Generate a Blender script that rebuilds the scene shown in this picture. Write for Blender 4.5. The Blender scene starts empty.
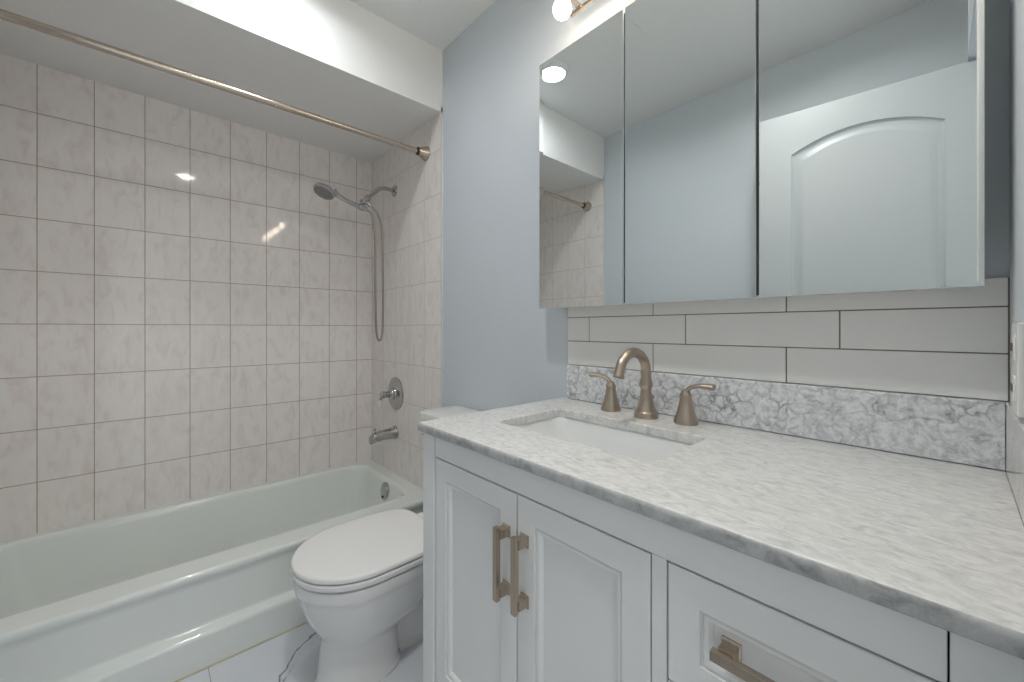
import bpy, bmesh, math, random
from mathutils import Vector, Matrix

C = bpy.context.scene.collection
SC = bpy.context.scene
R = math.radians

# ------------------------------------------------------------------ camera, world, exposure
cam_data = bpy.data.cameras.new('camera')
cam = bpy.data.objects.new('camera', cam_data)
C.objects.link(cam)
cam.location = (2.39, -1.003, 1.105)
cam.rotation_euler = (R(90), 0, R(47.97))
cam_data.sensor_width = 36.0
cam_data.lens = 402.0 * 36.0 / 1024.0
cam_data.shift_y = -12.5 / 1024.0
cam_data.clip_start = 0.01
SC.camera = cam

SC.view_settings.view_transform = 'Standard'
SC.view_settings.look = 'None'
SC.view_settings.gamma = 1.0
SC.view_settings.use_curve_mapping = False
SC.view_settings.exposure = 0.22

S_LED1 = 92.0     # recessed light beside the soffit
S_LED2 = 205.0     # recessed light over the vanity front
S_BULB = 27.0     # bulbs over the mirror
S_HALL = 6.0     # added fill lamp in the hallway, unseen
S_WORLD = 1.15     # added fill light entering by the unseen hallway window

world = bpy.data.worlds.new('hall_fill_world')
SC.world = world
world.use_nodes = True
bgn = world.node_tree.nodes['Background']
bgn.inputs[0].default_value = (0.93, 0.96, 0.97, 1)
bgn.inputs[1].default_value = S_WORLD

# ------------------------------------------------------------------ materials
def nodes_of(name):
    m = bpy.data.materials.new(name)
    m.use_nodes = True
    nt = m.node_tree
    return m, nt, nt.nodes['Principled BSDF']

def N(nt, kind, **kw):
    n = nt.nodes.new(kind)
    for k, v in kw.items():
        setattr(n, k, v)
    return n

def L(nt, a, b):
    nt.links.new(a, b)

def plain(name, col, rough=0.5, metal=0.0, coat=0.0, wob=0.0, wscale=30.0, spec=0.5, bump=0.0, bscale=200.0):
    """principled with a slight procedural variation of colour / surface"""
    m, nt, p = nodes_of(name)
    p.inputs['Base Color'].default_value = (*col, 1)
    p.inputs['Roughness'].default_value = rough
    p.inputs['Metallic'].default_value = metal
    p.inputs['Specular IOR Level'].default_value = spec
    p.inputs['Coat Weight'].default_value = coat
    p.inputs['Coat Roughness'].default_value = 0.05
    tc = N(nt, 'ShaderNodeTexCoord')
    if wob:
        no = N(nt, 'ShaderNodeTexNoise'); no.inputs['Scale'].default_value = wscale
        no.inputs['Detail'].default_value = 4
        mx = N(nt, 'ShaderNodeMix', data_type='RGBA')
        a = [max(0, c * (1 - wob)) for c in col]; b = [min(1, c * (1 + wob)) for c in col]
        mx.inputs[6].default_value = (*a, 1); mx.inputs[7].default_value = (*b, 1)
        L(nt, tc.outputs['Object'], no.inputs['Vector'])
        L(nt, no.outputs['Fac'], mx.inputs[0]); L(nt, mx.outputs[2], p.inputs['Base Color'])
    if bump:
        nb = N(nt, 'ShaderNodeTexNoise'); nb.inputs['Scale'].default_value = bscale
        bp = N(nt, 'ShaderNodeBump'); bp.inputs['Strength'].default_value = bump
        bp.inputs['Distance'].default_value = 0.001
        L(nt, tc.outputs['Object'], nb.inputs['Vector'])
        L(nt, nb.outputs['Fac'], bp.inputs['Height']); L(nt, bp.outputs['Normal'], p.inputs['Normal'])
    return m

def brushed(name, col, rough, axis='z'):
    m, nt, p = nodes_of(name)
    p.inputs['Metallic'].default_value = 1.0
    p.inputs['Roughness'].default_value = rough
    tc = N(nt, 'ShaderNodeTexCoord'); mp = N(nt, 'ShaderNodeMapping')
    sc = {'x': (8, 400, 400), 'y': (400, 8, 400), 'z': (400, 400, 8)}[axis]
    mp.inputs['Scale'].default_value = sc
    no = N(nt, 'ShaderNodeTexNoise'); no.inputs['Scale'].default_value = 1.0
    mx = N(nt, 'ShaderNodeMix', data_type='RGBA')
    mx.inputs[6].default_value = (*[c * 0.85 for c in col], 1)
    mx.inputs[7].default_value = (*[min(1, c * 1.12) for c in col], 1)
    L(nt, tc.outputs['Object'], mp.inputs['Vector']); L(nt, mp.outputs['Vector'], no.inputs['Vector'])
    L(nt, no.outputs['Fac'], mx.inputs[0]); L(nt, mx.outputs[2], p.inputs['Base Color'])
    return m

def emissive(name, col, strength):
    m = bpy.data.materials.new(name); m.use_nodes = True
    nt = m.node_tree; nt.nodes.clear()
    e = N(nt, 'ShaderNodeEmission'); e.inputs[0].default_value = (*col, 1); e.inputs[1].default_value = strength
    o = N(nt, 'ShaderNodeOutputMaterial'); L(nt, e.outputs[0], o.inputs[0])
    return m

def math_node(nt, op, a, b=None, c=None, clamp=False):
    n = N(nt, 'ShaderNodeMath', operation=op); n.use_clamp = clamp
    for i, v in enumerate((a, b, c)):
        if v is None: continue
        if isinstance(v, (int, float)): n.inputs[i].default_value = v
        else: L(nt, v, n.inputs[i])
    return n.outputs[0]

def wall_tile(name, horiz, off_h, off_v, grout):
    """glossy pinkish bathroom tiles 15 x 20 cm with beige grout; horiz = 'x' or 'y'"""
    m, nt, p = nodes_of(name)
    tc = N(nt, 'ShaderNodeTexCoord'); sp = N(nt, 'ShaderNodeSeparateXYZ')
    L(nt, tc.outputs['Object'], sp.inputs[0])
    h = math_node(nt, 'ADD', sp.outputs[0 if horiz == 'x' else 1], off_h)
    v = math_node(nt, 'ADD', sp.outputs[2], off_v)
    cb = N(nt, 'ShaderNodeCombineXYZ'); L(nt, h, cb.inputs[0]); L(nt, v, cb.inputs[1])
    br = N(nt, 'ShaderNodeTexBrick'); br.offset = 0.0; br.squash = 1.0
    br.inputs['Scale'].default_value = 1.0
    br.inputs['Brick Width'].default_value = 0.1545
    br.inputs['Row Height'].default_value = 0.2044
    br.inputs['Mortar Size'].default_value = 0.0015
    br.inputs['Mortar Smooth'].default_value = 0.25
    br.inputs['Color1'].default_value = (0, 0, 0, 1); br.inputs['Color2'].default_value = (1, 1, 1, 1)
    br.inputs['Mortar'].default_value = (0, 0, 0, 1)
    L(nt, cb.outputs[0], br.inputs['Vector'])
    # mottled strokes, shifted tile by tile
    mul = N(nt, 'ShaderNodeVectorMath', operation='MULTIPLY'); mul.inputs[1].default_value = (7, 5, 9)
    L(nt, br.outputs['Color'], mul.inputs[0])
    add = N(nt, 'ShaderNodeVectorMath', operation='ADD')
    L(nt, cb.outputs[0], add.inputs[0]); L(nt, mul.outputs[0], add.inputs[1])
    mp = N(nt, 'ShaderNodeMapping'); mp.inputs['Rotation'].default_value = (0, 0, R(33 if horiz == 'x' else -33))
    mp.inputs['Scale'].default_value = (28, 11, 1)
    L(nt, add.outputs[0], mp.inputs['Vector'])
    no = N(nt, 'ShaderNodeTexNoise'); no.inputs['Scale'].default_value = 1.0
    no.inputs['Detail'].default_value = 6; no.inputs['Roughness'].default_value = 0.55
    no.inputs['Distortion'].default_value = 0.8
    L(nt, mp.outputs['Vector'], no.inputs['Vector'])
    rp = N(nt, 'ShaderNodeValToRGB')
    e = rp.color_ramp.elements
    e[0].position = 0.28; e[0].color = (0.81, 0.745, 0.715, 1)
    e[1].position = 0.72; e[1].color = (0.91, 0.885, 0.855, 1)
    x = e.new(0.5); x.color = (0.895, 0.845, 0.815, 1)
    L(nt, no.outputs['Fac'], rp.inputs[0])
    mx = N(nt, 'ShaderNodeMix', data_type='RGBA')
    L(nt, br.outputs['Fac'], mx.inputs[0]); L(nt, rp.outputs[0], mx.inputs[6])
    mx.inputs[7].default_value = (*grout, 1)
    L(nt, mx.outputs[2], p.inputs['Base Color'])
    p.inputs['Specular IOR Level'].default_value = 0.32
    rr_ = math_node(nt, 'MULTIPLY_ADD', br.outputs['Fac'], 0.6, 0.055)
    L(nt, rr_, p.inputs['Roughness'])
    inv = math_node(nt, 'SUBTRACT', 1.0, br.outputs['Fac'])
    # faint undulation of the glaze
    nw = N(nt, 'ShaderNodeTexNoise'); nw.inputs['Scale'].default_value = 14; nw.inputs['Detail'].default_value = 1
    L(nt, add.outputs[0], nw.inputs['Vector'])
    hh = math_node(nt, 'MULTIPLY_ADD', nw.outputs['Fac'], 0.14, inv)
    bp = N(nt, 'ShaderNodeBump'); bp.inputs['Strength'].default_value = 0.6; bp.inputs['Distance'].default_value = 0.0012
    L(nt, hh, bp.inputs['Height']); L(nt, bp.outputs['Normal'], p.inputs['Normal'])
    return m

def marble(name, light, grey, scale, vein, cloud, rough=0.12, stretch=(1, 1, 1), rot=25):
    """polished grey-white marble: clouds plus a broken net of veins"""
    m, nt, p = nodes_of(name)
    tc = N(nt, 'ShaderNodeTexCoord'); mp = N(nt, 'ShaderNodeMapping')
    mp.inputs['Rotation'].default_value = (R(10), R(15), R(rot)); mp.inputs['Scale'].default_value = stretch
    L(nt, tc.outputs['Object'], mp.inputs['Vector'])
    nd = N(nt, 'ShaderNodeTexNoise'); nd.inputs['Scale'].default_value = scale * 0.9; nd.inputs['Detail'].default_value = 5
    L(nt, mp.outputs[0], nd.inputs['Vector'])
    ds = N(nt, 'ShaderNodeVectorMath', operation='SCALE'); ds.inputs[3].default_value = 1.6 / scale
    L(nt, nd.outputs['Color'], ds.inputs[0])
    ad = N(nt, 'ShaderNodeVectorMath', operation='ADD'); L(nt, mp.outputs[0], ad.inputs[0]); L(nt, ds.outputs[0], ad.inputs[1])
    vo = N(nt, 'ShaderNodeTexVoronoi', feature='DISTANCE_TO_EDGE'); vo.inputs['Scale'].default_value = scale
    L(nt, ad.outputs[0], vo.inputs['Vector'])
    edge = math_node(nt, 'SUBTRACT', 1.0, math_node(nt, 'MULTIPLY', vo.outputs['Distance'], 6.0, clamp=True))
    edge = math_node(nt, 'POWER', edge, 1.8)
    n1 = N(nt, 'ShaderNodeTexNoise'); n1.inputs['Scale'].default_value = scale * 0.45; n1.inputs['Detail'].default_value = 7
    n1.inputs['Roughness'].default_value = 0.62; n1.inputs['Distortion'].default_value = 0.6
    L(nt, mp.outputs[0], n1.inputs['Vector'])
    mask = N(nt, 'ShaderNodeMapRange'); mask.inputs[1].default_value = 0.38; mask.inputs[2].default_value = 0.68
    L(nt, n1.outputs['Fac'], mask.inputs[0])
    n2 = N(nt, 'ShaderNodeTexNoise'); n2.inputs['Scale'].default_value = scale * 2.4; n2.inputs['Detail'].default_value = 8
    n2.inputs['Roughness'].default_value = 0.7
    L(nt, ad.outputs[0], n2.inputs['Vector'])
    cl = N(nt, 'ShaderNodeMapRange'); cl.inputs[1].default_value = 0.42; cl.inputs[2].default_value = 0.72
    L(nt, n2.outputs['Fac'], cl.inputs[0])
    a = math_node(nt, 'MULTIPLY', math_node(nt, 'MULTIPLY', edge, mask.outputs[0]), vein)
    b = math_node(nt, 'MULTIPLY', cl.outputs[0], cloud)
    f = math_node(nt, 'ADD', a, b, clamp=True)
    mx = N(nt, 'ShaderNodeMix', data_type='RGBA'); mx.inputs[6].default_value = (*light, 1); mx.inputs[7].default_value = (*grey, 1)
    L(nt, f, mx.inputs[0]); L(nt, mx.outputs[2], p.inputs['Base Color'])
    p.inputs['Roughness'].default_value = rough
    return m

def floor_marble():
    m, nt, p = nodes_of('veined_floor_tile')
    tc = N(nt, 'ShaderNodeTexCoord')
    mp = N(nt, 'ShaderNodeMapping'); mp.inputs['Location'].default_value = (3.0 - 0.752, 0.861 + 3.05, 0)
    L(nt, tc.outputs['Object'], mp.inputs['Vector'])
    br = N(nt, 'ShaderNodeTexBrick'); br.offset = 0.0
    br.inputs['Scale'].default_value = 1.0; br.inputs['Brick Width'].default_value = 0.60; br.inputs['Row Height'].default_value = 0.61
    br.inputs['Mortar Size'].default_value = 0.0012; br.inputs['Mortar Smooth'].default_value = 0.1
    br.inputs['Color1'].default_value = (0, 0, 0, 1); br.inputs['Color2'].default_value = (1, 1, 1, 1)
    L(nt, mp.outputs[0], br.inputs['Vector'])
    sp = N(nt, 'ShaderNodeSeparateXYZ'); L(nt, tc.outputs['Object'], sp.inputs[0])
    def vein_at(nx, ny, off, period, nscale, amp, width, seed):
        # one wandering dark vein across each slab
        m2 = N(nt, 'ShaderNodeMapping'); m2.inputs['Location'].default_value = (seed, seed * .7, 0)
        L(nt, tc.outputs['Object'], m2.inputs['Vector'])
        no = N(nt, 'ShaderNodeTexNoise'); no.inputs['Scale'].default_value = nscale; no.inputs['Detail'].default_value = 6
        no.inputs['Roughness'].default_value = 0.48
        L(nt, m2.outputs[0], no.inputs['Vector'])
        v = math_node(nt, 'ADD', math_node(nt, 'MULTIPLY', sp.outputs[0], nx), math_node(nt, 'MULTIPLY', sp.outputs[1], ny))
        v = math_node(nt, 'ADD', v, math_node(nt, 'MULTIPLY', math_node(nt, 'SUBTRACT', no.outputs['Fac'], 0.5), amp))
        v = math_node(nt, 'WRAP', math_node(nt, 'SUBTRACT', v, off), period / 2, -period / 2)
        d = math_node(nt, 'ABSOLUTE', v)
        return math_node(nt, 'SUBTRACT', 1.0, math_node(nt, 'DIVIDE', d, width, clamp=True)), no
    v1, na = vein_at(.62, .785, .066, .83, 6.0, .15, .0058, 0.0)
    v2, nb_ = vein_at(.93, .37, .64, .71, 9.0, .20, .0026, 3.1)
    v3, nc = vein_at(.62, .785, .066, .83, 5.0, .20, .05, 1.7)
    n2 = N(nt, 'ShaderNodeTexNoise'); n2.inputs['Scale'].default_value = 9.0; n2.inputs['Detail'].default_value = 4
    L(nt, tc.outputs['Object'], n2.inputs['Vector'])
    mk = N(nt, 'ShaderNodeMapRange'); mk.inputs[1].default_value = 0.45; mk.inputs[2].default_value = 0.60
    L(nt, n2.outputs['Fac'], mk.inputs[0])
    f = math_node(nt, 'ADD', math_node(nt, 'MULTIPLY', v1, 0.9), math_node(nt, 'MULTIPLY', math_node(nt, 'MULTIPLY', v2, mk.outputs[0]), 0.6), clamp=True)
    f = math_node(nt, 'ADD', f, math_node(nt, 'MULTIPLY', v3, 0.10), clamp=True)
    mx = N(nt, 'ShaderNodeMix', data_type='RGBA'); mx.inputs[6].default_value = (0.77, 0.79, 0.84, 1); mx.inputs[7].default_value = (0.13, 0.14, 0.17, 1)
    L(nt, f, mx.inputs[0])
    m3 = N(nt, 'ShaderNodeMix', data_type='RGBA'); m3.inputs[7].default_value = (0.42, 0.38, 0.30, 1)
    L(nt, br.outputs['Fac'], m3.inputs[0]); L(nt, mx.outputs[2], m3.inputs[6])
    L(nt, m3.outputs[2], p.inputs['Base Color'])
    p.inputs['Roughness'].default_value = 0.10
    return m

M = {}
M['wall'] = plain('pale_blue_grey_paint', (0.65, 0.695, 0.735), 0.55, wob=0.012, wscale=3, bump=0.05)
M['ceiling'] = plain('ceiling_paint', (0.84, 0.85, 0.84), 0.6, wob=0.01, wscale=3, bump=0.05)
M['soffit'] = plain('soffit_paint', (0.90, 0.895, 0.875), 0.55, wob=0.01, wscale=3, bump=0.05)
M['tile_left'] = wall_tile('pink_beige_tile_long_wall', 'y', 0.0912 + 0.1545 * 20, -0.509 + 0.2044 * 10, (0.41, 0.32, 0.235))
M['tile_end'] = wall_tile('pink_beige_tile_end_wall', 'x', -0.787 + 0.1545 * 20, -0.509 + 0.2044 * 10, (0.56, 0.48, 0.40))
M['caulk'] = plain('white_caulk', (0.74, 0.76, 0.77), 0.4, wob=0.02)
M['floor'] = floor_marble()
M['floor_caulk'] = plain('cream_caulk', (0.66, 0.60, 0.42), 0.6, wob=0.06, wscale=60)
M['trim'] = plain('white_trim_paint', (0.82, 0.83, 0.83), 0.35, wob=0.01)
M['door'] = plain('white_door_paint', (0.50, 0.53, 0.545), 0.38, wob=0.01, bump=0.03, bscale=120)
M['hall'] = plain('hall_paint', (0.84, 0.84, 0.82), 0.6, wob=0.01)
M['tub'] = plain('pale_green_enamel', (0.855, 0.895, 0.86), 0.10, coat=0.5, wob=0.01, wscale=6)
M['porcelain'] = plain('white_porcelain', (0.88, 0.88, 0.87), 0.08, coat=0.6, wob=0.008, wscale=8)
M['seat'] = plain('white_seat_plastic', (0.93, 0.925, 0.915), 0.13, wob=0.008, wscale=8)
M['sink'] = plain('white_sink_ceramic', (0.86, 0.87, 0.87), 0.07, coat=0.5, wob=0.008, wscale=8)
M['cabinet'] = plain('light_grey_cabinet_paint', (0.87, 0.88, 0.88), 0.38, wob=0.012, wscale=12)
M['dark'] = plain('gap_shade_black', (0.05, 0.05, 0.05), 0.8, wob=0.1)
M['counter'] = marble('counter_marble', (0.775, 0.77, 0.755), (0.37, 0.38, 0.385), 27.0, 0.34, 0.56, 0.12, (0.8, 1.7, 1), 38)
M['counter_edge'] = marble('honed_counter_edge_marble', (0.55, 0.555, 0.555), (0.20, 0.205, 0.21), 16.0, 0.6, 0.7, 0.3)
M['splash'] = marble('splash_marble', (0.86, 0.875, 0.885), (0.24, 0.255, 0.28), 34.0, 0.80, 0.66, 0.12)
M['subway'] = plain('grey_beige_subway_tile', (0.91, 0.90, 0.88), 0.12, wob=0.02, wscale=6)
M['grout'] = plain('brown_grout', (0.20, 0.155, 0.11), 0.8, wob=0.15, wscale=60)
M['nickel'] = brushed('brushed_nickel', (0.50, 0.42, 0.345), 0.28)
M['rod'] = brushed('brushed_rod_nickel', (0.56, 0.48, 0.40), 0.24, 'y')
M['pull'] = brushed('champagne_pull_metal', (0.52, 0.43, 0.345), 0.27)
M['pull_h'] = brushed('champagne_pull_metal_level', (0.52, 0.43, 0.345), 0.27, 'x')
M['chrome'] = plain('chrome', (0.50, 0.495, 0.49), 0.08, metal=1.0, wob=0.03)
M['hose'] = plain('hose_metal', (0.36, 0.335, 0.31), 0.3, metal=1.0, wob=0.15, wscale=400)
M['rubber'] = plain('black_rubber', (0.03, 0.03, 0.03), 0.6, wob=0.1)
M['spray'] = plain('grey_spray_face', (0.30, 0.29, 0.28), 0.35, wob=0.5, wscale=160)
M['acrylic'] = plain('white_lever_tip', (0.80, 0.80, 0.79), 0.15, wob=0.01)
M['plate'] = plain('white_plastic_plate', (0.80, 0.80, 0.78), 0.25, wob=0.01)
M['slot'] = plain('outlet_slot', (0.06, 0.06, 0.06), 0.6, wob=0.1)
M['mirror'] = plain('mirror_glass', (0.83, 0.865, 0.865), 0.0, metal=1.0)
M['mirror_edge'] = plain('mirror_side', (0.80, 0.80, 0.79), 0.3, wob=0.02)
M['gap_shade'] = plain('dark_grey_gap_shade', (0.10, 0.105, 0.11), 0.5, wob=0.05)  # painted shade for the gaps between the mirror doors
M['led'] = emissive('led_lens', (0.93, 0.975, 1.0), S_LED1)
M['led_vanity'] = emissive('led_lens_vanity', (1.0, 0.985, 0.95), S_LED2)
M['bulb'] = emissive('warm_bulb', (1.0, 0.86, 0.68), S_BULB)
M['hall_fill'] = emissive('hall_fill_lens', (1.0, 0.97, 0.92), S_HALL)

# ------------------------------------------------------------------ mesh helpers (all built in world coordinates)
def world_loc(o):
    v = Vector(o.location)
    while o.parent:
        o = o.parent; v += Vector(o.location)
    return v

def obj(name, bm, mats, parent=None, sharp=35, smooth=True):
    if parent is not None:
        off = world_loc(parent)
        for v in bm.verts: v.co -= off
    bmesh.ops.remove_doubles(bm, verts=bm.verts[:], dist=1e-6)
    bmesh.ops.recalc_face_normals(bm, faces=bm.faces[:])
    me = bpy.data.meshes.new(name)
    bm.to_mesh(me); bm.free()
    for m in (mats if isinstance(mats, (list, tuple)) else [mats]): me.materials.append(m)
    if smooth:
        me.polygons.foreach_set('use_smooth', [True] * len(me.polygons))
        me.set_sharp_from_angle(angle=R(sharp))
    o = bpy.data.objects.new(name, me); C.objects.link(o)
    if smooth:
        wn = o.modifiers.new('weighted_normals', 'WEIGHTED_NORMAL'); wn.keep_sharp = True
    if parent is not None: o.parent = parent
    return o

def thing(name, label, cat, loc=(0, 0, 0), group=None):
    o = bpy.data.objects.new(name, None); C.objects.link(o)
    o.location = loc; o.empty_display_size = 0.05
    o['label'] = label; o['category'] = cat
    if group: o['group'] = group
    return o

def tag(o, label, cat, group=None):
    o['label'] = label; o['category'] = cat
    if group: o['group'] = group
    return o

def struct(name, bm, mats, label=None, cat=None, smooth=True):
    o = obj(name, bm, mats, smooth=smooth); o['kind'] = 'structure'
    if label: o['label'] = label
    if cat: o['category'] = cat
    return o

def nb(): return bmesh.new()

def box(bm, x0, x1, y0, y1, z0, z1, bevel=0.0, segs=2, mat=0):
    r = bmesh.ops.create_cube(bm, size=1.0)
    vs = r['verts']
    for v in vs:
        v.co = Vector((x0 + (v.co.x + .5) * (x1 - x0), y0 + (v.co.y + .5) * (y1 - y0), z0 + (v.co.z + .5) * (z1 - z0)))
    fs = set(f for v in vs for f in v.link_faces)
    for f in fs: f.material_index = mat
    if bevel > 0:
        es = list(set(e for v in vs for e in v.link_edges))
        rb = bmesh.ops.bevel(bm, geom=es, offset=bevel, segments=segs, profile=0.5, affect='EDGES')
        for f in rb['faces']: f.material_index = mat
    return vs

def loft(bm, rings, cap0=True, cap1=True, closed=False, mat=0):
    vr = [[bm.verts.new(p) for p in ring] for ring in rings]
    n = len(vr[0])
    pairs = list(zip(vr[:-1], vr[1:])) + ([(vr[-1], vr[0])] if closed else [])
    for a, b in pairs:
        for i in range(n):
            j = (i + 1) % n
            try:
                f = bm.faces.new((a[i], a[j], b[j], b[i])); f.material_index = mat
            except ValueError: pass
    if not closed:
        for ring, do in ((vr[0], cap0), (vr[-1], cap1)):
            if do:
                f = bm.faces.new(ring); f.material_index = mat
    return vr

def frame(axis):
    a = Vector(axis).normalized()
    t = Vector((0, 0, 1)) if abs(a.z) < 0.9 else Vector((1, 0, 0))
    u = a.cross(t).normalized(); v = a.cross(u).normalized()
    return a, u, v

def lathe(bm, prof, origin, axis=(0, 0, 1), seg=40, cap0=True, cap1=True, mat=0):
    a, u, v = frame(axis); o = Vector(origin)
    rings = []
    for r, h in prof:
        r = max(r, 1e-5)
        rings.append([o + a * h + (u * math.cos(2 * math.pi * i / seg) + v * math.sin(2 * math.pi * i / seg)) * r for i in range(seg)])
    loft(bm, rings, cap0, cap1, mat=mat)

def spline(pts, n=8):
    """Catmull-Rom through the points"""
    P = [Vector(p) for p in pts]
    P = [P[0] * 2 - P[1]] + P + [P[-1] * 2 - P[-2]]
    out = []
    for i in range(1, len(P) - 2):
        p0, p1, p2, p3 = P[i - 1:i + 3]
        for k in range(n):
            t = k / n
            out.append(0.5 * ((2 * p1) + (p2 - p0) * t + (2 * p0 - 5 * p1 + 4 * p2 - p3) * t * t + (3 * p1 - p0 - 3 * p2 + p3) * t ** 3))
    out.append(P[-2])
    return out

def tube(bm, pts, rad, seg=16, flat=None, up=(1, 0, 0), cap=True, mat=0):
    """swept section; rad: number or list; flat: list of (ru, rv) pairs instead"""
    pts = [Vector(p) for p in pts]; n = len(pts)
    rings = []
    for i, p in enumerate(pts):
        d = (pts[min(i + 1, n - 1)] - pts[max(i - 1, 0)]).normalized()
        u = Vector(up); u = (u - d * u.dot(d))
        if u.length < 1e-4: u = Vector((0, 1, 0)) - d * d.y
        u.normalize(); v = d.cross(u)
        if flat: ru, rv = flat[i]
        else: ru = rv = rad[i] if isinstance(rad, (list, tuple)) else rad
        rings.append([p + u * (ru * math.cos(2 * math.pi * k / seg)) + v * (rv * math.sin(2 * math.pi * k / seg)) for k in range(seg)])
    loft(bm, rings, cap, cap, mat=mat)

def rrect(x0, x1, y0, y1, r, z, n=8):
    r = max(min(r, (x1 - x0) / 2 - 1e-4, (y1 - y0) / 2 - 1e-4), 1e-4)
    out = []
    for cx, cy, a0 in ((x1 - r, y0 + r, -90), (x1 - r, y1 - r, 0), (x0 + r, y1 - r, 90), (x0 + r, y0 + r, 180)):
        for k in range(n + 1):
            a = R(a0 + 90 * k / n)
            out.append(Vector((cx + r * math.cos(a), cy + r * math.sin(a), z)))
    return out

# ------------------------------------------------------------------ room
RX = 2.4445      # right wall face
FY = -1.466      # wall opposite the vanity
CZ = 2.395       # ceiling
BY = 0.008       # painted back wall (tiles stand 8 mm proud of it)

b = nb(); box(b, -0.12, 3.7, FY - 0.12, BY + 0.12, -0.10, 0.0); struct('floor', b, M['floor'])
b = nb(); box(b, -0.12, 3.7, FY - 0.12, BY + 0.12, CZ, CZ + 0.10); struct('ceiling', b, M['ceiling'])
b = nb(); box(b, -0.12, RX + 0.11, BY, BY + 0.12, 0, CZ); struct('wall_back', b, M['wall'])
b = nb(); box(b, -0.12, 0.0, FY, BY, 0, CZ); struct('wall_left', b, M['tile_left'])
b = nb(); box(b, -0.12, RX + 0.11, FY - 0.12, FY, 0, CZ); struct('wall_front', b, M['wall'])
# right wall with the doorway the photograph was taken from
DY0, DY1, DZ = -1.335, -0.62, 2.045
b = nb()
box(b, RX, RX + 0.11, DY1, BY, 0, CZ)
box(b, RX, RX + 0.11, FY, DY0, 0, CZ)
box(b, RX, RX + 0.11, DY0, DY1, DZ, CZ)
struct('wall_right', b, M['wall'])
WY0, WY1, WZ0, WZ1 = -1.46, -0.02, 0.05, 2.25
b = nb()
box(b, 3.58, 3.7, FY - 0.12, WY0, 0, CZ); box(b, 3.58, 3.7, WY1, BY + 0.12, 0, CZ)
box(b, 3.58, 3.7, WY0, WY1, 0, WZ0); box(b, 3.58, 3.7, WY0, WY1, WZ1, CZ)
struct('wall_hall', b, M['hall'])
b = nb()
for a0, a1, c0, c1 in ((WY0, WY0 + .05, WZ0, WZ1), (WY1 - .05, WY1, WZ0, WZ1), (WY0, WY1, WZ0, WZ0 + .05), (WY0, WY1, WZ1 - .05, WZ1), (WY0 + .69, WY0 + .75, WZ0, WZ1)):
    box(b, 3.60, 3.65, a0, a1, c0, c1, .003)
struct('added_window_1', b, M['trim'])  # added window, unseen, lets fill light in through the doorway
b = nb(); box(b, RX + .11, 3.58, FY - .12, FY - .02, 0, CZ); struct('wall_hall_side', b, M['hall'])
b = nb(); box(b, RX + .11, 3.58, BY + .02, BY + .12, 0, CZ); struct('wall_hall_far_side', b, M['hall'])
# door casing on the bathroom side
b = nb()
box(b, RX - 0.012, RX, DY1, DY1 + 0.055, 0, DZ + 0.055, 0.003)
box(b, RX - 0.012, RX, DY0 - 0.055, DY0 - 0.012, 0, DZ + 0.055, 0.003)
box(b, RX - 0.012, RX, DY0 - 0.055, DY1 + 0.055, DZ, DZ + 0.055, 0.003)
struct('trim_1', b, M['trim'])

# soffit above the tub (its underside falls a little towards the room)
TX = 0.787
b = nb()
sec = [(0.0, 2.131), (TX, 2.109), (TX, CZ), (0.0, CZ)]
loft(b, [[Vector((x, FY, z)) for x, z in sec], [Vector((x, BY, z - (.018 if z < 2.2 and x < .1 else 0))) for x, z in sec]])
struct('ceiling_soffit', b, M['soffit'], smooth=False)
# tile slab on the end walls of the tub
b = nb(); box(b, 0.0, TX, 0.0, BY, 0.30, 2.131); struct('wall_back_tiling', b, M['tile_end'])
b = nb(); box(b, 0.0, TX, FY, FY + 0.008, 0.30, 2.131); struct('wall_front_tiling', b, M['tile_end'])
b = nb(); box(b, TX, TX + 0.004, 0.001, BY, 0.0, 2.109)
box(b, TX, TX + 0.004, FY, FY + 0.007, 0.0, 2.109); struct('trim_2', b, M['caulk'])
b = nb(); box(b, 0.752, 0.757, FY, 0.006, 0.0, 0.004, 0.001); struct('trim_3', b, M['floor_caulk'])
b = nb(); box(b, TX + 0.01, 1.53, BY - 0.012, BY, 0, 0.09, 0.003); struct('baseboard_back', b, M['trim'])
b = nb(); box(b, TX + 0.01, RX - 0.013, FY, FY + 0.012, 0, 0.09, 0.003); struct('baseboard_front', b, M['trim'])

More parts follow.
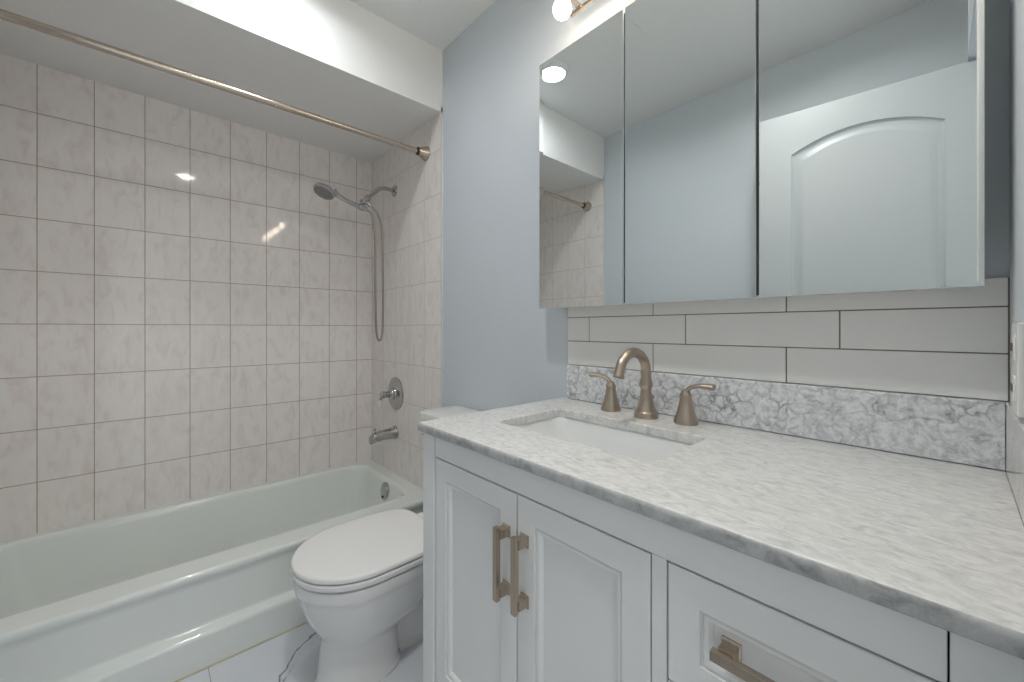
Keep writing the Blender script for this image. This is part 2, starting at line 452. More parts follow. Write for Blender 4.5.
# ------------------------------------------------------------------ bathtub
def make_tub():
    t = thing('bathtub', 'long pale green enamel bathtub along the tiled wall', 'bathtub', (0.375, -0.733, 0))
    x0, y0, y1 = 0.001, FY + 0.009, -0.001
    outer = [(0.0, .752), (.100, .752), (.108, .750), (.114, .745), (.126, .728), (.132, .7255), (.140, .7245),
             (.258, .7235), (.270, .7255), (.280, .731), (.287, .7355), (.296, .7380), (.303, .7370), (.309, .7335), (.312, .7270)]
    rings = [rrect(x0, xm, y0, y1, 0.004, z, 8) for z, xm in outer]
    # rim and basin: x min, x max, y min, y max, corner radius, z
    inner = [(.040, .645, -1.456, -.062, .09, .3135), (.046, .638, -1.447, -.068, .08, .3125), (.052, .631, -1.443, -.074, .08, .3085),
             (.056, .625, -1.440, -.079, .08, .301), (.059, .620, -1.437, -.083, .08, .290), (.064, .613, -1.432, -.090, .08, .255),
             (.074, .600, -1.420, -.101, .09, .18), (.083, .588, -1.408, -.113, .10, .105), (.090, .578, -1.398, -.124, .10, .070),
             (.105, .560, -1.380, -.145, .10, .045), (.135, .530, -1.350, -.175, .10, .032), (.24, .43, -1.2, -.30, .07, .028)]
    rings += [rrect(a, bb, c, d, r, z, 8) for a, bb, c, d, r, z in inner]
    bm = nb(); loft(bm, rings, cap0=True, cap1=True)
    obj('shell', bm, M['tub'], t, sharp=50)
    # overflow plate on the far inner end
    ax = Vector((0, -1, 0.14)).normalized()
    bm = nb()
    prof = [(0.0, -.006), (.040, -.006), (.040, .003), (.037, .007), (.030, .009), (0.001, .0095)]
    lathe(bm, prof, (0.392, -.093, .258), ax, 36)
    for v in bm.verts:   # oval, taller than wide
        v.co.x = 0.392 + (v.co.x - 0.392) * 0.98
        v.co.z = 0.258 + (v.co.z - 0.258) * 1.12
    op = obj('overflow_plate', bm, M['chrome'], t); op['label'] = 'chrome overflow plate'
    bm = nb(); lathe(bm, [(0.0, 0), (.006, 0), (.006, .003), (.003, .005), (0.001, .005)], (0.392, -.1065, .232), ax, 16)
    obj('screw', bm, M['rubber'], op)
    bm = nb(); lathe(bm, [(.0, -.004), (.03, -.004), (.032, .001), (.026, .003), (.012, .001), (.001, .001)], (0.34, -.36, .041), (0, 0, 1), 32)
    obj('drain', bm, M['chrome'], t)
make_tub()

# ------------------------------------------------------------------ toilet
TCX = 1.077
def egg(w, yf, ym, yb, z, nf=36, nbk=28, p=3.2, wb=None):
    """plan outline: half ellipse at the front (towards -y), squarer superellipse at the back"""
    out = []
    for i in range(nf):
        a = math.pi + math.pi * i / nf
        out.append(Vector((TCX + w * math.cos(a), ym + (ym - yf) * math.sin(a), z)))
    for i in range(nbk):
        a = math.pi * i / nbk
        c, s = math.cos(a), math.sin(a)
        x = math.copysign(abs(c) ** (2 / p), c) * w; y = abs(s) ** (2 / p) * (yb - ym)
        if wb: x *= 1 - (1 - wb / w) * (y / (yb - ym)) ** 2
        out.append(Vector((TCX + x, ym + y, z)))
    return out

def make_toilet():
    t = thing('toilet', 'white two-piece toilet with closed lid between bathtub and vanity', 'toilet', (TCX, -0.42, 0))
    # bowl with collar and pedestal
    bm = nb()
    prof = [(.102, -.625, -.49, -.368, 0.0, 2.6), (.104, -.629, -.49, -.364, .008, 2.6), (.099, -.621, -.49, -.368, .02, 2.4), (.0955, -.616, -.49, -.37, .08, 2.2), (.0965, -.612, -.49, -.364, .120, 2.2),
            (.104, -.611, -.49, -.335, .143, 2.2), (.119, -.617, -.485, -.295, .162, 2.2), (.137, -.632, -.485, -.262, .188, 2.3), (.153, -.650, -.488, -.246, .222, 2.5), (.1625, -.664, -.492, -.243, .262, 2.6),
            (.1675, -.674, -.494, -.242, .295, 2.8), (.1705, -.678, -.496, -.24, .312, 3), (.1745, -.682, -.496, -.235, .3165, 3), (.1765, -.684, -.496, -.23, .325, 3.2), (.1775, -.685, -.496, -.23, .345, 3.2), (.1755, -.683, -.496, -.23, .353, 3.2), (.167, -.674, -.496, -.235, .356, 3.2)]
    loft(bm, [egg(w, yf, ym, yb, z, p=p) for w, yf, ym, yb, z, p in prof])
    # narrow trapway behind the pedestal and the rear deck that carries the tank
    tr = []
    for w, yb, z in ((.036, -.10, 0.0), (.036, -.10, .012), (.030, -.10, .02), (.028, -.10, .14), (.045, -.08, .20), (.10, -.05, .27), (.13, -.03, .31), (.14, -.03, .35), (.135, -.035, .357)):
        tr.append(rrect(TCX - w, TCX + w, -.385, yb, .026, z, 6))
    loft(bm, tr)
    obj('bowl', bm, M['porcelain'], t, sharp=40)
    # seat ring and lid
    bm = nb()
    loft(bm, [egg(w, yf, -.496, yb, z, p=4.6) for w, yf, yb, z in
              ((.172, -.679, -.254, .3605), (.180, -.688, -.247, .3620), (.182, -.690, -.245, .367), (.182, -.690, -.245, .376), (.179, -.687, -.247, .3795), (.171, -.678, -.254, .380))])
    obj('seat', bm, M['seat'], t, sharp=40)
    bm = nb()
    loft(bm, [egg(w, yf, -.496, yb, z, p=4.6) for w, yf, yb, z in
              ((.174, -.681, -.253, .3835), (.181, -.689, -.246, .3850), (.1825, -.6905, -.2445, .3890), (.1820, -.690, -.245, .3955), (.179, -.687, -.248, .3995), (.171, -.678, -.256, .4018), (.12, -.62, -.31, .4035), (.04, -.53, -.42, .404))])
    obj('lid', bm, M['seat'], t, sharp=40)
    for s in (-1, 1):
        bm = nb(); box(bm, TCX + s * .075 - .018, TCX + s * .075 + .018, -.243, -.205, .357, .388, .006, 3)
        obj('hinge', bm, M['seat'], t)
    # tank and its lid
    KX = TCX + .018
    bm = nb()
    loft(bm, [rrect(KX - w, KX + w, yf, -.012, .035, z, 8) for w, yf, z in
              ((.150, -.165, .358), (.158, -.172, .365), (.166, -.180, .50), (.170, -.184, .735), (.170, -.184, .738))])
    tk = obj('tank', bm, M['porcelain'], t)
    bm = nb()
    loft(bm, [rrect(KX - w, KX + w, yf, yb, .028, z, 8) for w, yf, yb, z in
              ((.172, -.187, -.004, .738), (.178, -.193, -.001, .740), (.179, -.195, .000, .745), (.179, -.195, .000, .765), (.1775, -.1935, -.001, .7685), (.172, -.188, -.006, .7705), (.10, -.13, -.06, .772))])
    obj('tank_lid', bm, M['porcelain'], t, sharp=40)
    bm = nb()
    lathe(bm, [(0.001, 0), (.013, 0), (.013, .008), (.008, .012), (.001, .012)], (KX - .12, -.183, .69), (0, -1, 0), 20)
    tube(bm, [(KX - .12, -.198, .69), (KX - .09, -.202, .687), (KX - .05, -.202, .682)], [.006, .006, .008], 12)
    fl = obj('flush_lever', bm, M['chrome'], t); fl['label'] = 'chrome flush lever'
make_toilet()

# ------------------------------------------------------------------ shower fittings on the tiled end wall
SX = 0.314
def make_shower_arm():
    t = thing('shower_pipe', 'chrome bent shower pipe with bracket on the tiled end wall', 'shower pipe', (SX, 0, 1.862))
    bm = nb(); lathe(bm, [(.001, 0), (.031, 0), (.030, .004), (.022, .010), (.012, .013), (.001, .013)], (SX, 0, 1.862), (0, -1, 0), 32)
    obj('flange', bm, M['chrome'], t)
    bm = nb()
    pts = spline([(SX, -.005, 1.862), (SX, -.045, 1.863), (SX, -.078, 1.858), (SX, -.105, 1.837), (SX, -.135, 1.808), (SX, -.155, 1.788)], 8)
    tube(bm, pts, .0105, 16)
    obj('bent_tube', bm, M['chrome'], t)
    bm = nb()
    d = Vector((0, -.020, -.020)).normalized()
    o = Vector((SX, -.146, 1.797))
    lathe(bm, [(.001, 0), (.015, 0), (.0165, .004), (.0165, .016), (.013, .020), (.013, .034), (.016, .038), (.016, .05), (.010, .056), (.001, .056)], o, d, 24)
    # clasp that cradles the hand shower and the outlet stub for the hose
    h = Vector((0, -.192, .041)).normalized()
    lathe(bm, [(.0150, -.014), (.0160, -.012), (.0160, .012), (.0150, .014), (.0126, .014), (.0126, -.014)], Vector((SX, -.187, 1.735)), h, 28, False, False)
    tube(bm, spline([(SX + .002, -.168, 1.765), (SX + .004, -.150, 1.760), (SX + .006, -.138, 1.750)], 6), .0095, 14)
    obj('bracket', bm, M['chrome'], t)
make_shower_arm()

def make_hand_shower():
    t = thing('hand_shower', 'chrome hand shower resting in the bracket with its metal hose hanging', 'hand shower', (SX, -.187, 1.735))
    base = Vector((SX, -.160, 1.729)); head = Vector((SX, -.368, 1.776))
    n = Vector((.22, -.42, -.90)).normalized()
    neck = head - n * .004 + Vector((0, .035, -.004))
    pts = spline([base, Vector((SX, -.20, 1.738)), Vector((SX, -.26, 1.752)), neck + Vector((0, .025, -.004)), neck - n * .008], 8)
    rad = [.0108 + .0012 * min(1, i / 20) for i in range(len(pts))]
    for i in range(-9, 0): rad[i] = .0125 + .0012 * (10 + i)
    bm = nb(); tube(bm, pts, rad, 20)
    obj('handle', bm, M['chrome'], t)
    bm = nb()
    lathe(bm, [(.001, -.024), (.020, -.023), (.036, -.017), (.047, -.008), (.051, .001), (.051, .006), (.048, .010), (.043, .010), (.041, .007), (.001, .007)], head, n, 40)
    obj('head', bm, M['chrome'], t)
    bm = nb()
    lathe(bm, [(.001, .0065), (.0405, .0065), (.0405, .010), (.036, .0115), (.020, .012), (.001, .012)], head, n, 36)
    a, u, v = frame(n)
    for rr_, cnt in ((.012, 6), (.023, 10), (.033, 14)):
        for k in range(cnt):
            an = 2 * math.pi * k / cnt
            lathe(bm, [(.0024, 0), (.0024, .0035), (.0012, .0045)], head + a * .0115 + (u * math.cos(an) + v * math.sin(an)) * rr_, n, 8)
    sf = obj('spray_face', bm, M['spray'], t); sf['label'] = 'grey spray face with rings of nozzles'
    bm = nb()
    pts = spline([base + Vector((.001, -.006, -.001)), (SX + .004, -.138, 1.712), (SX + .007, -.121, 1.66), (SX + .008, -.115, 1.55), (SX + .008, -.114, 1.30), (SX + .007, -.110, 1.12),
                  (SX + .006, -.102, 1.056), (SX + .005, -.090, 1.041), (SX + .004, -.077, 1.062), (SX + .003, -.071, 1.13), (SX + .003, -.070, 1.30), (SX + .003, -.072, 1.55),
                  (SX + .004, -.080, 1.66), (SX + .005, -.100, 1.715), (SX + .006, -.122, 1.739), (SX + .006, -.1345, 1.7475)], 14)
    tube(bm, pts, .0058, 12)
    hs = obj('hose', bm, M['hose'], t); hs['label'] = 'flexible metal hose'
make_hand_shower()

def make_valve():
    o = Vector((0.327, 0, .749))
    t = thing('shower_valve', 'round chrome shower valve with a small white-tipped lever above the tub spout', 'shower valve', o)
    bm = nb(); lathe(bm, [(.001, 0), (.090, 0), (.089, .004), (.082, .009), (.060, .013), (.036, .016), (.034, .020), (.001, .020)], o, (0, -1, 0), 56)
    obj('escutcheon', bm, M['chrome'], t)
    bm = nb(); lathe(bm, [(.001, .015), (.030, .015), (.030, .030), (.026, .036), (.020, .040), (.016, .060), (.019, .066), (.019, .080), (.015, .086), (.001, .086)], o, (0, -1, 0), 32)
    hub = obj('hub', bm, M['chrome'], t)
    bm = nb(); tube(bm, spline([o + Vector((0, -.074, 0)), o + Vector((-.006, -.082, -.016)), o + Vector((-.010, -.086, -.030))], 5), .0075, 14)
    lv = obj('lever', bm, M['chrome'], t)
    bm = nb(); p0 = o + Vector((-.010, -.086, -.028)); d = Vector((-.14, -.10, -1)).normalized()
    lathe(bm, [(.001, 0), (.0085, 0), (.0095, .012), (.0105, .030), (.0085, .040), (.001, .043)], p0, d, 20)
    lt = obj('lever_tip', bm, M['acrylic'], lv); lt['label'] = 'white lever tip'
make_valve()

def make_tub_spout():
    o = Vector((0.322, 0, .535))
    t = thing('tub_spout', 'chrome tub spout low on the tiled end wall above the bathtub', 'tub spout', o)
    bm = nb(); lathe(bm, [(.001, 0), (.037, 0), (.037, .006), (.034, .011), (.001, .011)], o, (0, -1, 0), 32)
    obj('flange', bm, M['chrome'], t)
    bm = nb()
    secs = [(-.006, 0, .031, .031), (-.03, .0, .030, .030), (-.07, -.001, .027, .027), (-.10, -.003, .0255, .0255), (-.120, -.006, .025, .025), (-.134, -.011, .0235, .0235), (-.143, -.018, .019, .018), (-.146, -.022, .008, .008)]
    rings = []
    for y, dz, rx, rz in secs:
        ring = []
        for k in range(28):
            a = 2 * math.pi * k / 28
            x, z = rx * math.cos(a), rz * math.sin(a)
            if y < -.09 and z < 0: z *= 1.25      # the mouth hangs below the nose
            ring.append(o + Vector((x, y, dz + z)))
        rings.append(ring)
    loft(bm, rings)
    obj('body', bm, M['chrome'], t)
    bm = nb(); lathe(bm, [(.001, 0), (.004, 0), (.004, .012), (.008, .014), (.008, .019), (.005, .022), (.001, .022)], o + Vector((0, -.118, .016)), (0, 0, 1), 16)
    obj('diverter_knob', bm, M['chrome'], t)
make_tub_spout()

def make_rod():
    X, Z, yj = 0.656, 1.956, -.497
    t = thing('shower_rod', 'brushed nickel shower curtain rod high across the bathtub', 'curtain rod', (X, 0, Z))
    ya = FY + .008
    bm = nb(); tube(bm, [(X, ya + .045, Z), (X, -1.0, Z), (X, yj, Z)], .0128, 24); obj('outer_tube', bm, M['rod'], t)
    bm = nb(); tube(bm, [(X, yj - .02, Z), (X, -.25, Z), (X, -.045, Z)], .0110, 24)
    lathe(bm, [(.0135, 0), (.0137, .001), (.0137, .006), (.0120, .008), (.011, .008)], (X, yj - .002, Z), (0, 1, 0), 24)
    obj('inner_tube', bm, M['rod'], t)
    for y, s in ((0.0, -1), (ya, 1)):
        bm = nb(); lathe(bm, [(.001, 0), (.034, 0), (.0345, .004), (.033, .008), (.027, .022), (.0195, .046), (.001, .046)], (X, y, Z), (0, s, 0), 36)
        fl = obj('end_flange', bm, M['rod'], t)
        bm = nb(); lathe(bm, [(.001, .0455), (.0185, .0455), (.0185, .051), (.001, .051)], (X, y, Z), (0, s, 0), 28)
        obj('gasket', bm, M['rubber'], fl)
make_rod()

# ------------------------------------------------------------------ vanity cabinet
VX0, VX1, VF = 1.537, 2.433, -.515        # cabinet sides and front plane
CT = 0.883                                # counter top
def framed_panel(bm, x0, x1, z0, z1, yf, fw=.044, thick=.019):
    """inset door / drawer front with stepped moulding round a recessed panel, facing -y"""
    def ring(i, d, bx=0.0):
        return [Vector((x0 + i, yf + d, z0 + i)), Vector((x1 - i, yf + d, z0 + i)), Vector((x1 - i, yf + d, z1 - i)), Vector((x0 + i, yf + d, z1 - i))]
    prof = [(0, thick), (0, .0015), (.0015, 0), (fw, 0), (fw + .0006, .0046), (fw + .0026, .0048), (fw + .0050, .0022), (fw + .009, .0030), (fw + .0128, .0066), (fw + .0140, .0092), (fw + .016, .0092)]
    loft(bm, [ring(i, d) for i, d in prof])

def add_pull(parent, cx, cz, yf, vertical=True, half=.066):
    bm = nb()
    def B(a0, a1, w, y0, y1, bev):
        if vertical: box(bm, cx - w, cx + w, y0, y1, cz + a0, cz + a1, bev, 2)
        else: box(bm, cx + a0, cx + a1, y0, y1, cz - w, cz + w, bev, 2)
    B(-half, half, .0058, yf - .0300, yf - .0200, .0012)
    for s in (-1, 1):
        m = s * (half - .0135)
        # flared post: square plate on the front narrowing to the bar
        secs = [(.0105, 0), (.0105, -.0025), (.0085, -.004), (.0078, -.008), (.0078, -.0215)]
        rings = []
        for w, dy in secs:
            if vertical: c = [(cx - w * .95, cz + m - w), (cx + w * .95, cz + m - w), (cx + w * .95, cz + m + w), (cx - w * .95, cz + m + w)]
            else: c = [(cx + m - w, cz - w * .95), (cx + m + w, cz - w * .95), (cx + m + w, cz + w * .95), (cx + m - w, cz + w * .95)]
            rings.append([Vector((x, yf + dy, z)) for x, z in c])
        loft(bm, rings)
    p = obj('pull', bm, M['pull'] if vertical else M['pull_h'], parent, sharp=30)
    p['label'] = 'square champagne metal bar pull'
    return p

def make_vanity():
    t = thing('vanity_cabinet', 'light grey panelled vanity cabinet with two doors and a stack of drawers', 'vanity', ((VX0 + VX1) / 2, -.26, 0))
    zt = CT - .020
    bm = nb()
    box(bm, VX0, VX0 + .016, VF + .012, -.002, .09, zt)                # sides, floor, back
    box(bm, VX1 - .016, VX1, VF + .012, -.002, .09, zt)
    box(bm, VX0, VX1, VF + .02, -.002, .11, .128)
    box(bm, VX0, VX1, -.012, -.002, .09, zt)
    box(bm, 2.124, 2.14, VF + .02, -.01, .12, .80)
    ff = VF + .0205
    box(bm, VX0, 1.5825, VF - .0045, ff, 0.0, zt, .0015)               # proud corner posts
    box(bm, 2.3855, VX1, VF - .0045, ff, 0.0, zt, .0015)
    box(bm, VX0, 1.586, -.05, -.002, 0.0, .12); box(bm, 2.386, VX1, -.05, -.002, 0.0, .12)
    box(bm, 1.5855, 2.3842, VF, ff, .811, zt, .001)                    # top rail
    box(bm, 2.1215, 2.1415, VF, ff, .288, .811, .001)                  # stile between doors and drawers
    box(bm, 1.5855, 2.3842, VF, ff, .135, .288, .001)                  # bottom rail
    obj('carcass', bm, M['cabinet'], t)
    bm = nb(); box(bm, VX0 + .02, VX1 - .02, ff + .001, ff + .003, .15, .85)
    obj('gap_shade_sheet', bm, M['dark'], t)  # black sheet painted as the shade in the gaps round doors and drawers
    for x0, x1, px in ((1.5857, 1.8592, 1.8345), (1.8624, 2.1190, 1.8825)):
        bm = nb(); framed_panel(bm, x0, x1, .291, .8078, VF, .042)
        d = obj('door', bm, M['cabinet'], t, sharp=20)
        add_pull(d, px, .682, VF, True)
    for z0, z1 in ((.661, .8078), (.476, .6585), (.290, .4735)):
        bm = nb(); framed_panel(bm, 2.1437, 2.3833, z0, z1, VF, .0395)
        d = obj('drawer', bm, M['cabinet'], t, sharp=20)
        add_pull(d, 2.2645, (z0 + z1) / 2 + .003, VF + .0092, False, .062)
make_vanity()

# countertop with its rounded sink opening
def make_counter():
    x0, x1, y0, y1 = 1.5285, 2.4392, -.531, -.0005
    zb, zt = CT - .0198, CT
    sx0, sx1, sy0, sy1, sr = 1.652, 2.049, -.386, -.159, .024
    n = 8
    rings = [rrect(sx0, sx1, sy0, sy1, sr, zb, n), rrect(sx0, sx1, sy0, sy1, sr, zt - .002, n), rrect(sx0 - .002, sx1 + .002, sy0 - .002, sy1 + .002, sr + .002, zt, n)]
    for ins, z in ((.006, zt), (.003, zt - .0012), (.001, zt - .0035), (.0, zt - .007), (0, zb + .002), (.002, zb)):
        rings.append(rrect(x0 + ins, x1, y0 + ins, y1, .004, z, n))
    bm = nb(); vr = loft(bm, rings, closed=True)
    bm.normal_update()
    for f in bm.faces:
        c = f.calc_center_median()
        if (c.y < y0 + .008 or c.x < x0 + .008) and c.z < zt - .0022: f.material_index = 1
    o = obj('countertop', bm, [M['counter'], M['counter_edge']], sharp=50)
    tag(o, 'polished grey white marble countertop with a sink opening on the vanity', 'countertop')
    # undermount basin
    t = thing('undermount_sink', 'white rectangular undermount sink below the marble countertop', 'sink', (1.851, -.272, .72))
    bm = nb()
    e = .006
    R_ = [(-.03, zb - .0005, .04), (-.03, zb - .012, .04), (-.012, zb - .014, .04), (.0, .76, .05), (.03, .728, .06), (.09, .722, .04),
          ]
    prof_out = [rrect(sx0 + a, sx1 - a, sy0 + a * .9, sy1 - a * .9, r, z, n) for a, z, r in R_]
    prof_in = [rrect(sx0 + a, sx1 - a, sy0 + a * .9, sy1 - a * .9, r, z, n) for a, z, r in
               ((.09, .735, .03), (.045, .738, .05), (.022, .748, .05), (.012, .770, .045), (.006, .82, .04), (-.003, zb - .003, .037), (-.005, zb - .0005, .036))]
    loft(bm, prof_out + prof_in, closed=True)
    # closed=True joins the lip; fill the two bottom openings
    bm.verts.ensure_lookup_table()
    obj('basin', bm, M['sink'], t, sharp=45)
    bm = nb(); box(bm, sx0 + .088, sx1 - .088, sy0 + .079, sy1 - .079, .722, .7352, .003)
    obj('basin_floor', bm, M['sink'], t)
    bm = nb(); lathe(bm, [(.001, 0), (.022, 0), (.024, .002), (.018, .004), (.008, .003), (.001, .003)], (1.851, -.26, .735), (0, 0, 1), 28)
    dr = obj('drain', bm, M['nickel'], t); dr['label'] = 'nickel drain'
make_counter()

bm = nb(); box(bm, 1.557, 2.4392, -.0185, -.0005, CT + .0014, .9895, .0012)
tag(obj('marble_backsplash', bm, M['splash']), 'long low veined marble backsplash standing behind the faucet', 'backsplash')
bm = nb(); box(bm, 2.4396, RX - .0002, -.53, -.0005, CT - .002, .9895, .0008)
tag(obj('marble_sidesplash', bm, M['counter']), 'short marble side splash against the right wall at the counter end', 'side splash')

# subway tiles: rows of 7.3 x 30 cm in running bond, brown joints
def make_subway():
    bm = nb()
    X0, X1, ZT = 1.545, RX, 1.186
    rows = [(.9905, 1.0640, [1.842, 2.146]), (1.0660, 1.1390, [1.631, 1.930, 2.235]), (1.1410, ZT, [1.842, 2.146])]
    g = .0011
    for z0, z1, js in rows:
        xs = [X0] + js + [X1 - .0006]
        for a, c in zip(xs[:-1], xs[1:]):
            box(bm, a + g, c - g, .0, BY - .0005, z0, z1, .0009, 2, mat=0)
    box(bm, X0, X1, .0012, BY, .9897, ZT - .001, mat=1)
    o = struct('wall_back_subway_tiling', bm, [M['subway'], M['grout']])
make_subway()

# ------------------------------------------------------------------ faucet (three-piece, brushed nickel)
def make_faucet():
    FXc, FYc = 1.866, -.078
    t = thing('faucet', 'brushed nickel gooseneck faucet with two lever handles behind the sink', 'faucet', (FXc, FYc, CT))
    o = Vector((FXc, FYc, CT))
    bm = nb()
    lathe(bm, [(.001, 0), (.0285, 0), (.0295, .002), (.0290, .007), (.0275, .012), (.0262, .0148), (.0250, .0158), (.0250, .0172), (.0228, .021), (.0192, .031), (.0166, .041), (.0146, .052), (.0131, .064), (.0128, .071),
               (.0138, .0735), (.0164, .0790), (.0168, .0830), (.0158, .087), (.0130, .096), (.0122, .104), (.0119, .112), (.001, .112)], o, (0, 0, 1), 40)
    pts = []; rad = []
    for z in (.100, .108, .114): pts.append(o + Vector((0, 0, z))); rad.append(.0121)
    for k in range(1, 23):
        a = R(k * 168 / 22)
        pts.append(o + Vector((0, -.059 + .059 * math.cos(a), .114 + .0500 * math.sin(a)))); rad.append(.0119 - .0004 * k / 22)
    last = pts[-1]
    for k, (dy, dz) in enumerate(((-.003, -.007), (-.0060, -.0150))):
        pts.append(last + Vector((0, dy, dz))); rad.append(.0120 + .0012 * k)
    tube(bm, pts, rad, 24)
    sp = obj('spout', bm, M['nickel'], t, sharp=40)
    bm = nb(); tube(bm, [o + Vector((.002, .012, .030)), o + Vector((.002, .021, .036)), o + Vector((.002, .0235, .046))], .0032, 10)
    lathe(bm, [(.001, 0), (.0060, .001), (.0070, .004), (.0066, .008), (.004, .011), (.001, .012)], o + Vector((.002, .0235, .043)), (0, 0, 1), 14)
    obj('lift_rod', bm, M['pull'], sp)
    for hx, hy, s in ((1.757, -.070, -1), (1.963, -.070, 1)):
        h = Vector((hx, hy, CT))
        bm = nb()
        lathe(bm, [(.001, 0), (.0255, 0), (.0268, .002), (.0265, .006), (.0250, .012), (.0240, .0145), (.0240, .0165), (.0222, .019), (.0188, .030), (.0158, .042), (.0138, .052), (.0128, .058),
                   (.0132, .060), (.0142, .064), (.0136, .068), (.0105, .072), (.0085, .078), (.001, .081)], h, (0, 0, 1), 36)
        hb = obj('handle', bm, M['nickel'], t, sharp=40)
        path = spline([h + Vector((s * -.004, 0, .068)), h + Vector((s * .002, 0, .077)), h + Vector((s * .013, -.001, .0855)), h + Vector((s * .029, -.002, .0905)), h + Vector((s * .047, -.003, .0915)), h + Vector((s * .065, -.004, .0905))], 6)
        nn = len(path)
        flat = []
        for i in range(nn):
            f = i / (nn - 1)
            flat.append((.0052 + .0055 * f, .0050 - .0006 * math.sin(f * math.pi) + .0028 * f * f))
        flat[-1] = (.0095, .0064)
        bm = nb(); tube(bm, path, None, 18, flat=flat, up=(0, 1, 0))
        obj('lever', bm, M['nickel'], hb, sharp=45)
make_faucet()

# ------------------------------------------------------------------ mirror cabinet
def make_mirror():
    x0, x1, z0, z1 = 1.509, 2.416, 1.168, 1.932
    yf, yb = -.0930, -.0868
    t = thing('mirror_cabinet', 'wide three-door mirrored medicine cabinet above the countertop', 'mirror cabinet', ((x0 + x1) / 2, 0, z0))
    bm = nb(); box(bm, x0 + .010, x1 - .040, yb + .0030, -.0005, z0 + .004, z1 - .004, .001)
    bm.normal_update()
    for f in bm.faces:
        if f.normal.y < -.9: f.material_index = 1          # shade in the door gaps painted onto the body face
    obj('body', bm, [M['mirror_edge'], M['gap_shade']], t)
    for xc in (1.812, 2.119):                              # hinge strips that carry the doors
        for zc in (z0 + .08, z1 - .08):
            bm = nb(); box(bm, xc - .03, xc + .03, yb - .0002, yb + .0035, zc - .01, zc + .01)
            obj('hinge', bm, M['gap_shade'], t)
    cuts = [x0, 1.812, 2.119, x1]
    for i in range(3):
        a, c = cuts[i] + (.0034 if i else 0), cuts[i + 1] - (.0034 if i < 2 else 0)
        il = .016 if i == 0 else .0006; ir = .016 if i == 2 else .0006; iz = .014; dp = .0002
        bm = nb()
        def ring(l, r, zz, y): return [Vector((a + l, y, z0 + zz)), Vector((c - r, y, z0 + zz)), Vector((c - r, y, z1 - zz)), Vector((a + l, y, z1 - zz))]
        loft(bm, [ring(0, 0, 0, yb), ring(0, 0, 0, yf + dp), ring(il, ir, iz, yf)])
        bm.normal_update()
        for f in bm.faces:
            ys = [v.co.y for v in f.verts]
            if max(ys) > yb - 1e-5: f.material_index = 1      # sides and back
        obj('mirror_door', bm, [M['mirror'], M['mirror_edge']], t, smooth=False)
make_mirror()

# ------------------------------------------------------------------ vanity light
def make_vanity_light():
    t = thing('vanity_light', 'nickel bar light with four hanging bulbs on the wall above the mirror', 'wall light', (1.98, 0, 2.05))
    zb = 2.058
    bm = nb(); box(bm, 1.90, 2.06, -.008, BY, zb - .055, zb + .055, .004); box(bm, 1.96, 2.0, -.046, -.006, zb - .006, zb + .006, .002)
    obj('wall_plate', bm, M['rod'], t)
    bm = nb(); box(bm, 1.600, 2.362, -.0545, -.0455, zb - .0055, zb + .0055, .001)
    obj('bar', bm, M['rod'], t)
    for x in (1.636, 1.866, 2.096, 2.326):
        bm = nb(); box(bm, x - .008, x + .008, -.141, -.0465, zb + .002, zb + .0075, .001)
        a = obj('arm', bm, M['rod'], t)
        bm = nb(); lathe(bm, [(.001, .002), (.016, .002), (.0165, -.004), (.0165, -.010), (.014, -.013), (.001, -.013)], (x, -.131, zb + .0015), (0, 0, 1), 24)
        s = obj('socket', bm, M['rod'], a)
        bm = nb(); lathe(bm, [(.001, -.010), (.0125, -.010), (.0135, -.016), (.0185, -.023), (.0235, -.031), (.0262, -.040), (.0264, -.046), (.0246, -.054), (.0195, -.062), (.011, -.0680), (.001, -.0700)], (x, -.131, zb), (0, 0, 1), 32)
        bl = obj('bulb', bm, M['bulb'], a); bl['label'] = 'glowing frosted bulb'
make_vanity_light()

# ------------------------------------------------------------------ ceiling fittings
def downlight(x, y, label, lens):
    t = thing('recessed_light', label, 'ceiling light', (x, y, CZ), 'round recessed lights in the ceiling')
    bm = nb(); lathe(bm, [(.062, -.0003), (.060, -.020), (.066, -.021), (.076, -.006), (.080, -.0002), (.062, -.0002)], (x, y, CZ), (0, 0, 1), 48, False, False)
    obj('trim_ring', bm, M['trim'], t)
    bm = nb(); lathe(bm, [(.001, -.001), (.0612, -.001), (.0612, -.0025), (.001, -.0025)], (x, y, CZ), (0, 0, 1), 48)
    obj('lens', bm, lens, t)
downlight(1.032, -.684, 'round white recessed light in the ceiling beside the soffit', M['led'])
downlight(1.965, -.776, 'round white recessed light in the ceiling over the vanity front', M['led_vanity'])

def make_vent():
    x0, x1, y0, y1 = 1.478, 1.76, -.784, -.50
    t = thing('exhaust_vent', 'square white exhaust vent cover flush on the ceiling', 'vent', ((x0 + x1) / 2, (y0 + y1) / 2, CZ))
    bm = nb()
    loft(bm, [rrect(x0, x1, y0, y1, .01, CZ - .0003, 4), rrect(x0, x1, y0, y1, .01, CZ - .007, 4), rrect(x0 + .006, x1 - .006, y0 + .006, y1 - .006, .01, CZ - .011, 4)])
    obj('cover', bm, M['ceiling'], t)
make_vent()

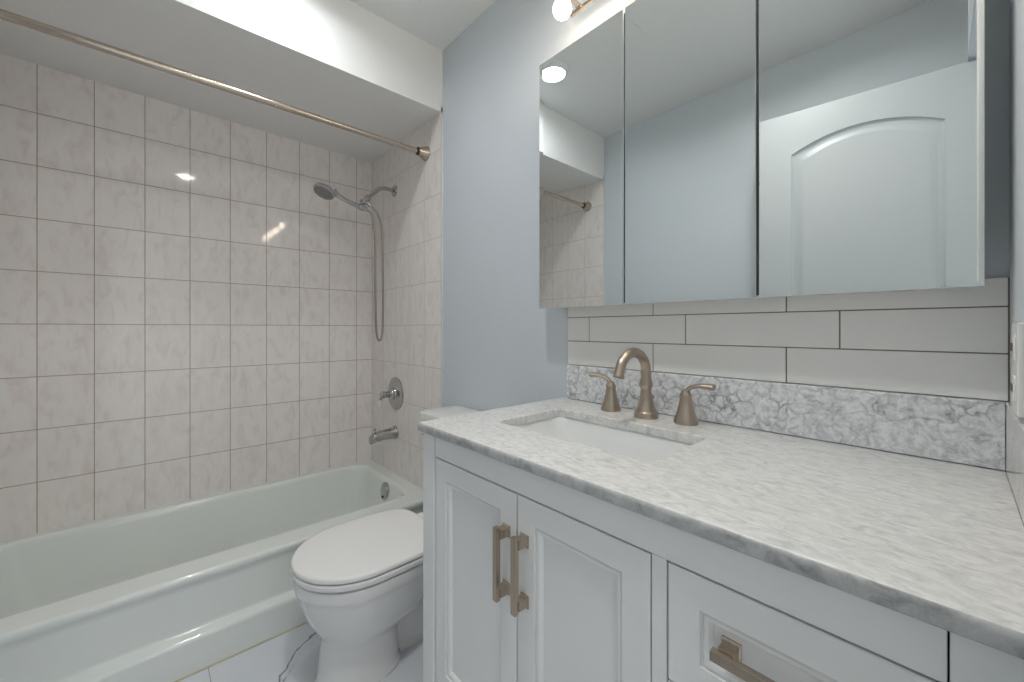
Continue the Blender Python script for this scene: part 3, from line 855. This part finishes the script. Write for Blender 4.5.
# wall plate seen edge-on at the right margin
def make_outlet():
    y0, y1, z0, z1 = -.215, -.140, .996, 1.112
    t = thing('outlet', 'white wall outlet on the right wall just above the side splash', 'outlet', (RX, (y0 + y1) / 2, (z0 + z1) / 2))
    bm = nb()
    box(bm, RX - .006, RX, y0, y1, z0, z1, .002, 3)
    pl = obj('plate', bm, M['plate'], t)
    for zc in (1.080, 1.028):
        bm = nb(); box(bm, RX - .0078, RX - .004, -.194, -.161, zc - .017, zc + .017, .003, 3)
        rc = obj('receptacle', bm, M['plate'], t)
        bm = nb()
        for dy in (-.007, .007): box(bm, RX - .0082, RX - .0072, -.177 + dy - .001, -.165 + dy + .001, zc - .004, zc + .006)
        obj('slot', bm, M['slot'], rc)
make_outlet()

# ------------------------------------------------------------------ door leaf standing open against the opposite wall (seen in the mirror)
def make_door():
    H = Vector((2.484, -1.2988, 0)); e = Vector((-.6970, .0828, 0)); W = e.length; e.normalize()
    nrm = Vector((-e.y, e.x, 0)) * -1          # towards the room (+y)
    if nrm.y < 0: nrm = -nrm
    th = .035
    def P(s, z, d): return H + e * s + nrm * (-d) + Vector((0, 0, z))
    def outline(x0, x1, z0, zs, za, n=12):
        pts = []
        for k in range(n): pts.append((x0 + (x1 - x0) * k / n, z0))
        for k in range(n): pts.append((x1, z0 + (zs - z0) * k / n))
        half = (x1 - x0) / 2; rise = max(za - zs, 1e-6); rad = (half * half + rise * rise) / (2 * rise); cz = za - rad
        for k in range(n):
            x = x1 + (x0 - x1) * k / n
            pts.append((x, cz + math.sqrt(max(rad * rad - (x - (x0 + x1) / 2) ** 2, 0)) if za - zs > 1e-5 else zs))
        for k in range(n): pts.append((x0, zs + (z0 - zs) * k / n))
        return pts
    bm = nb()
    zb, zm, zt = .01, .80, 2.03
    stile = .124
    def section(z0, z1, pz0, pzs, pza):
        rings = [[P(s, z, th) for s, z in outline(0, W, z0, z1, z1)], [P(s, z, 0) for s, z in outline(0, W, z0, z1, z1)]]
        for i, d in ((0, 0), (.003, .006), (.009, .0105), (.020, .012), (.028, .0095), (.038, .005), (.043, .0042)):
            rings.append([P(s, z, d) for s, z in outline(stile + i, W - stile - i, pz0 + i, pzs - i * .9, pza - i)])
        loft(bm, rings)
    section(zm, zt, .93, 1.85, 1.912)
    section(zb, zm, .22, .70, .70)
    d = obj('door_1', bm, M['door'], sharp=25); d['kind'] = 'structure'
    bm = nb()
    lathe(bm, [(.001, 0), (.03, 0), (.03, .005), (.013, .009), (.011, .03), (.022, .038), (.027, .05), (.022, .062), (.001, .066)], P(W - .06, .95, 0), nrm, 28)
    obj('door_handle', bm, M['nickel'], d)
make_door()

# hall lamp outside the doorway, added unseen as fill light
def make_hall_fill_lamp():
    t = thing('hall_fill_lamp', 'added unseen fill lamp in the hallway outside the doorway', 'ceiling light', (3.05, -.9, CZ))
    bm = nb(); lathe(bm, [(.001, 0), (.15, 0), (.15, -.02), (.14, -.024), (.001, -.024)], (3.05, -.9, CZ), (0, 0, 1), 40); obj('base', bm, M['trim'], t)
    bm = nb(); lathe(bm, [(.138, -.024), (.13, -.045), (.09, -.065), (.001, -.075)], (3.05, -.9, CZ), (0, 0, 1), 40, True, True); obj('lens', bm, M['hall_fill'], t)
make_hall_fill_lamp()
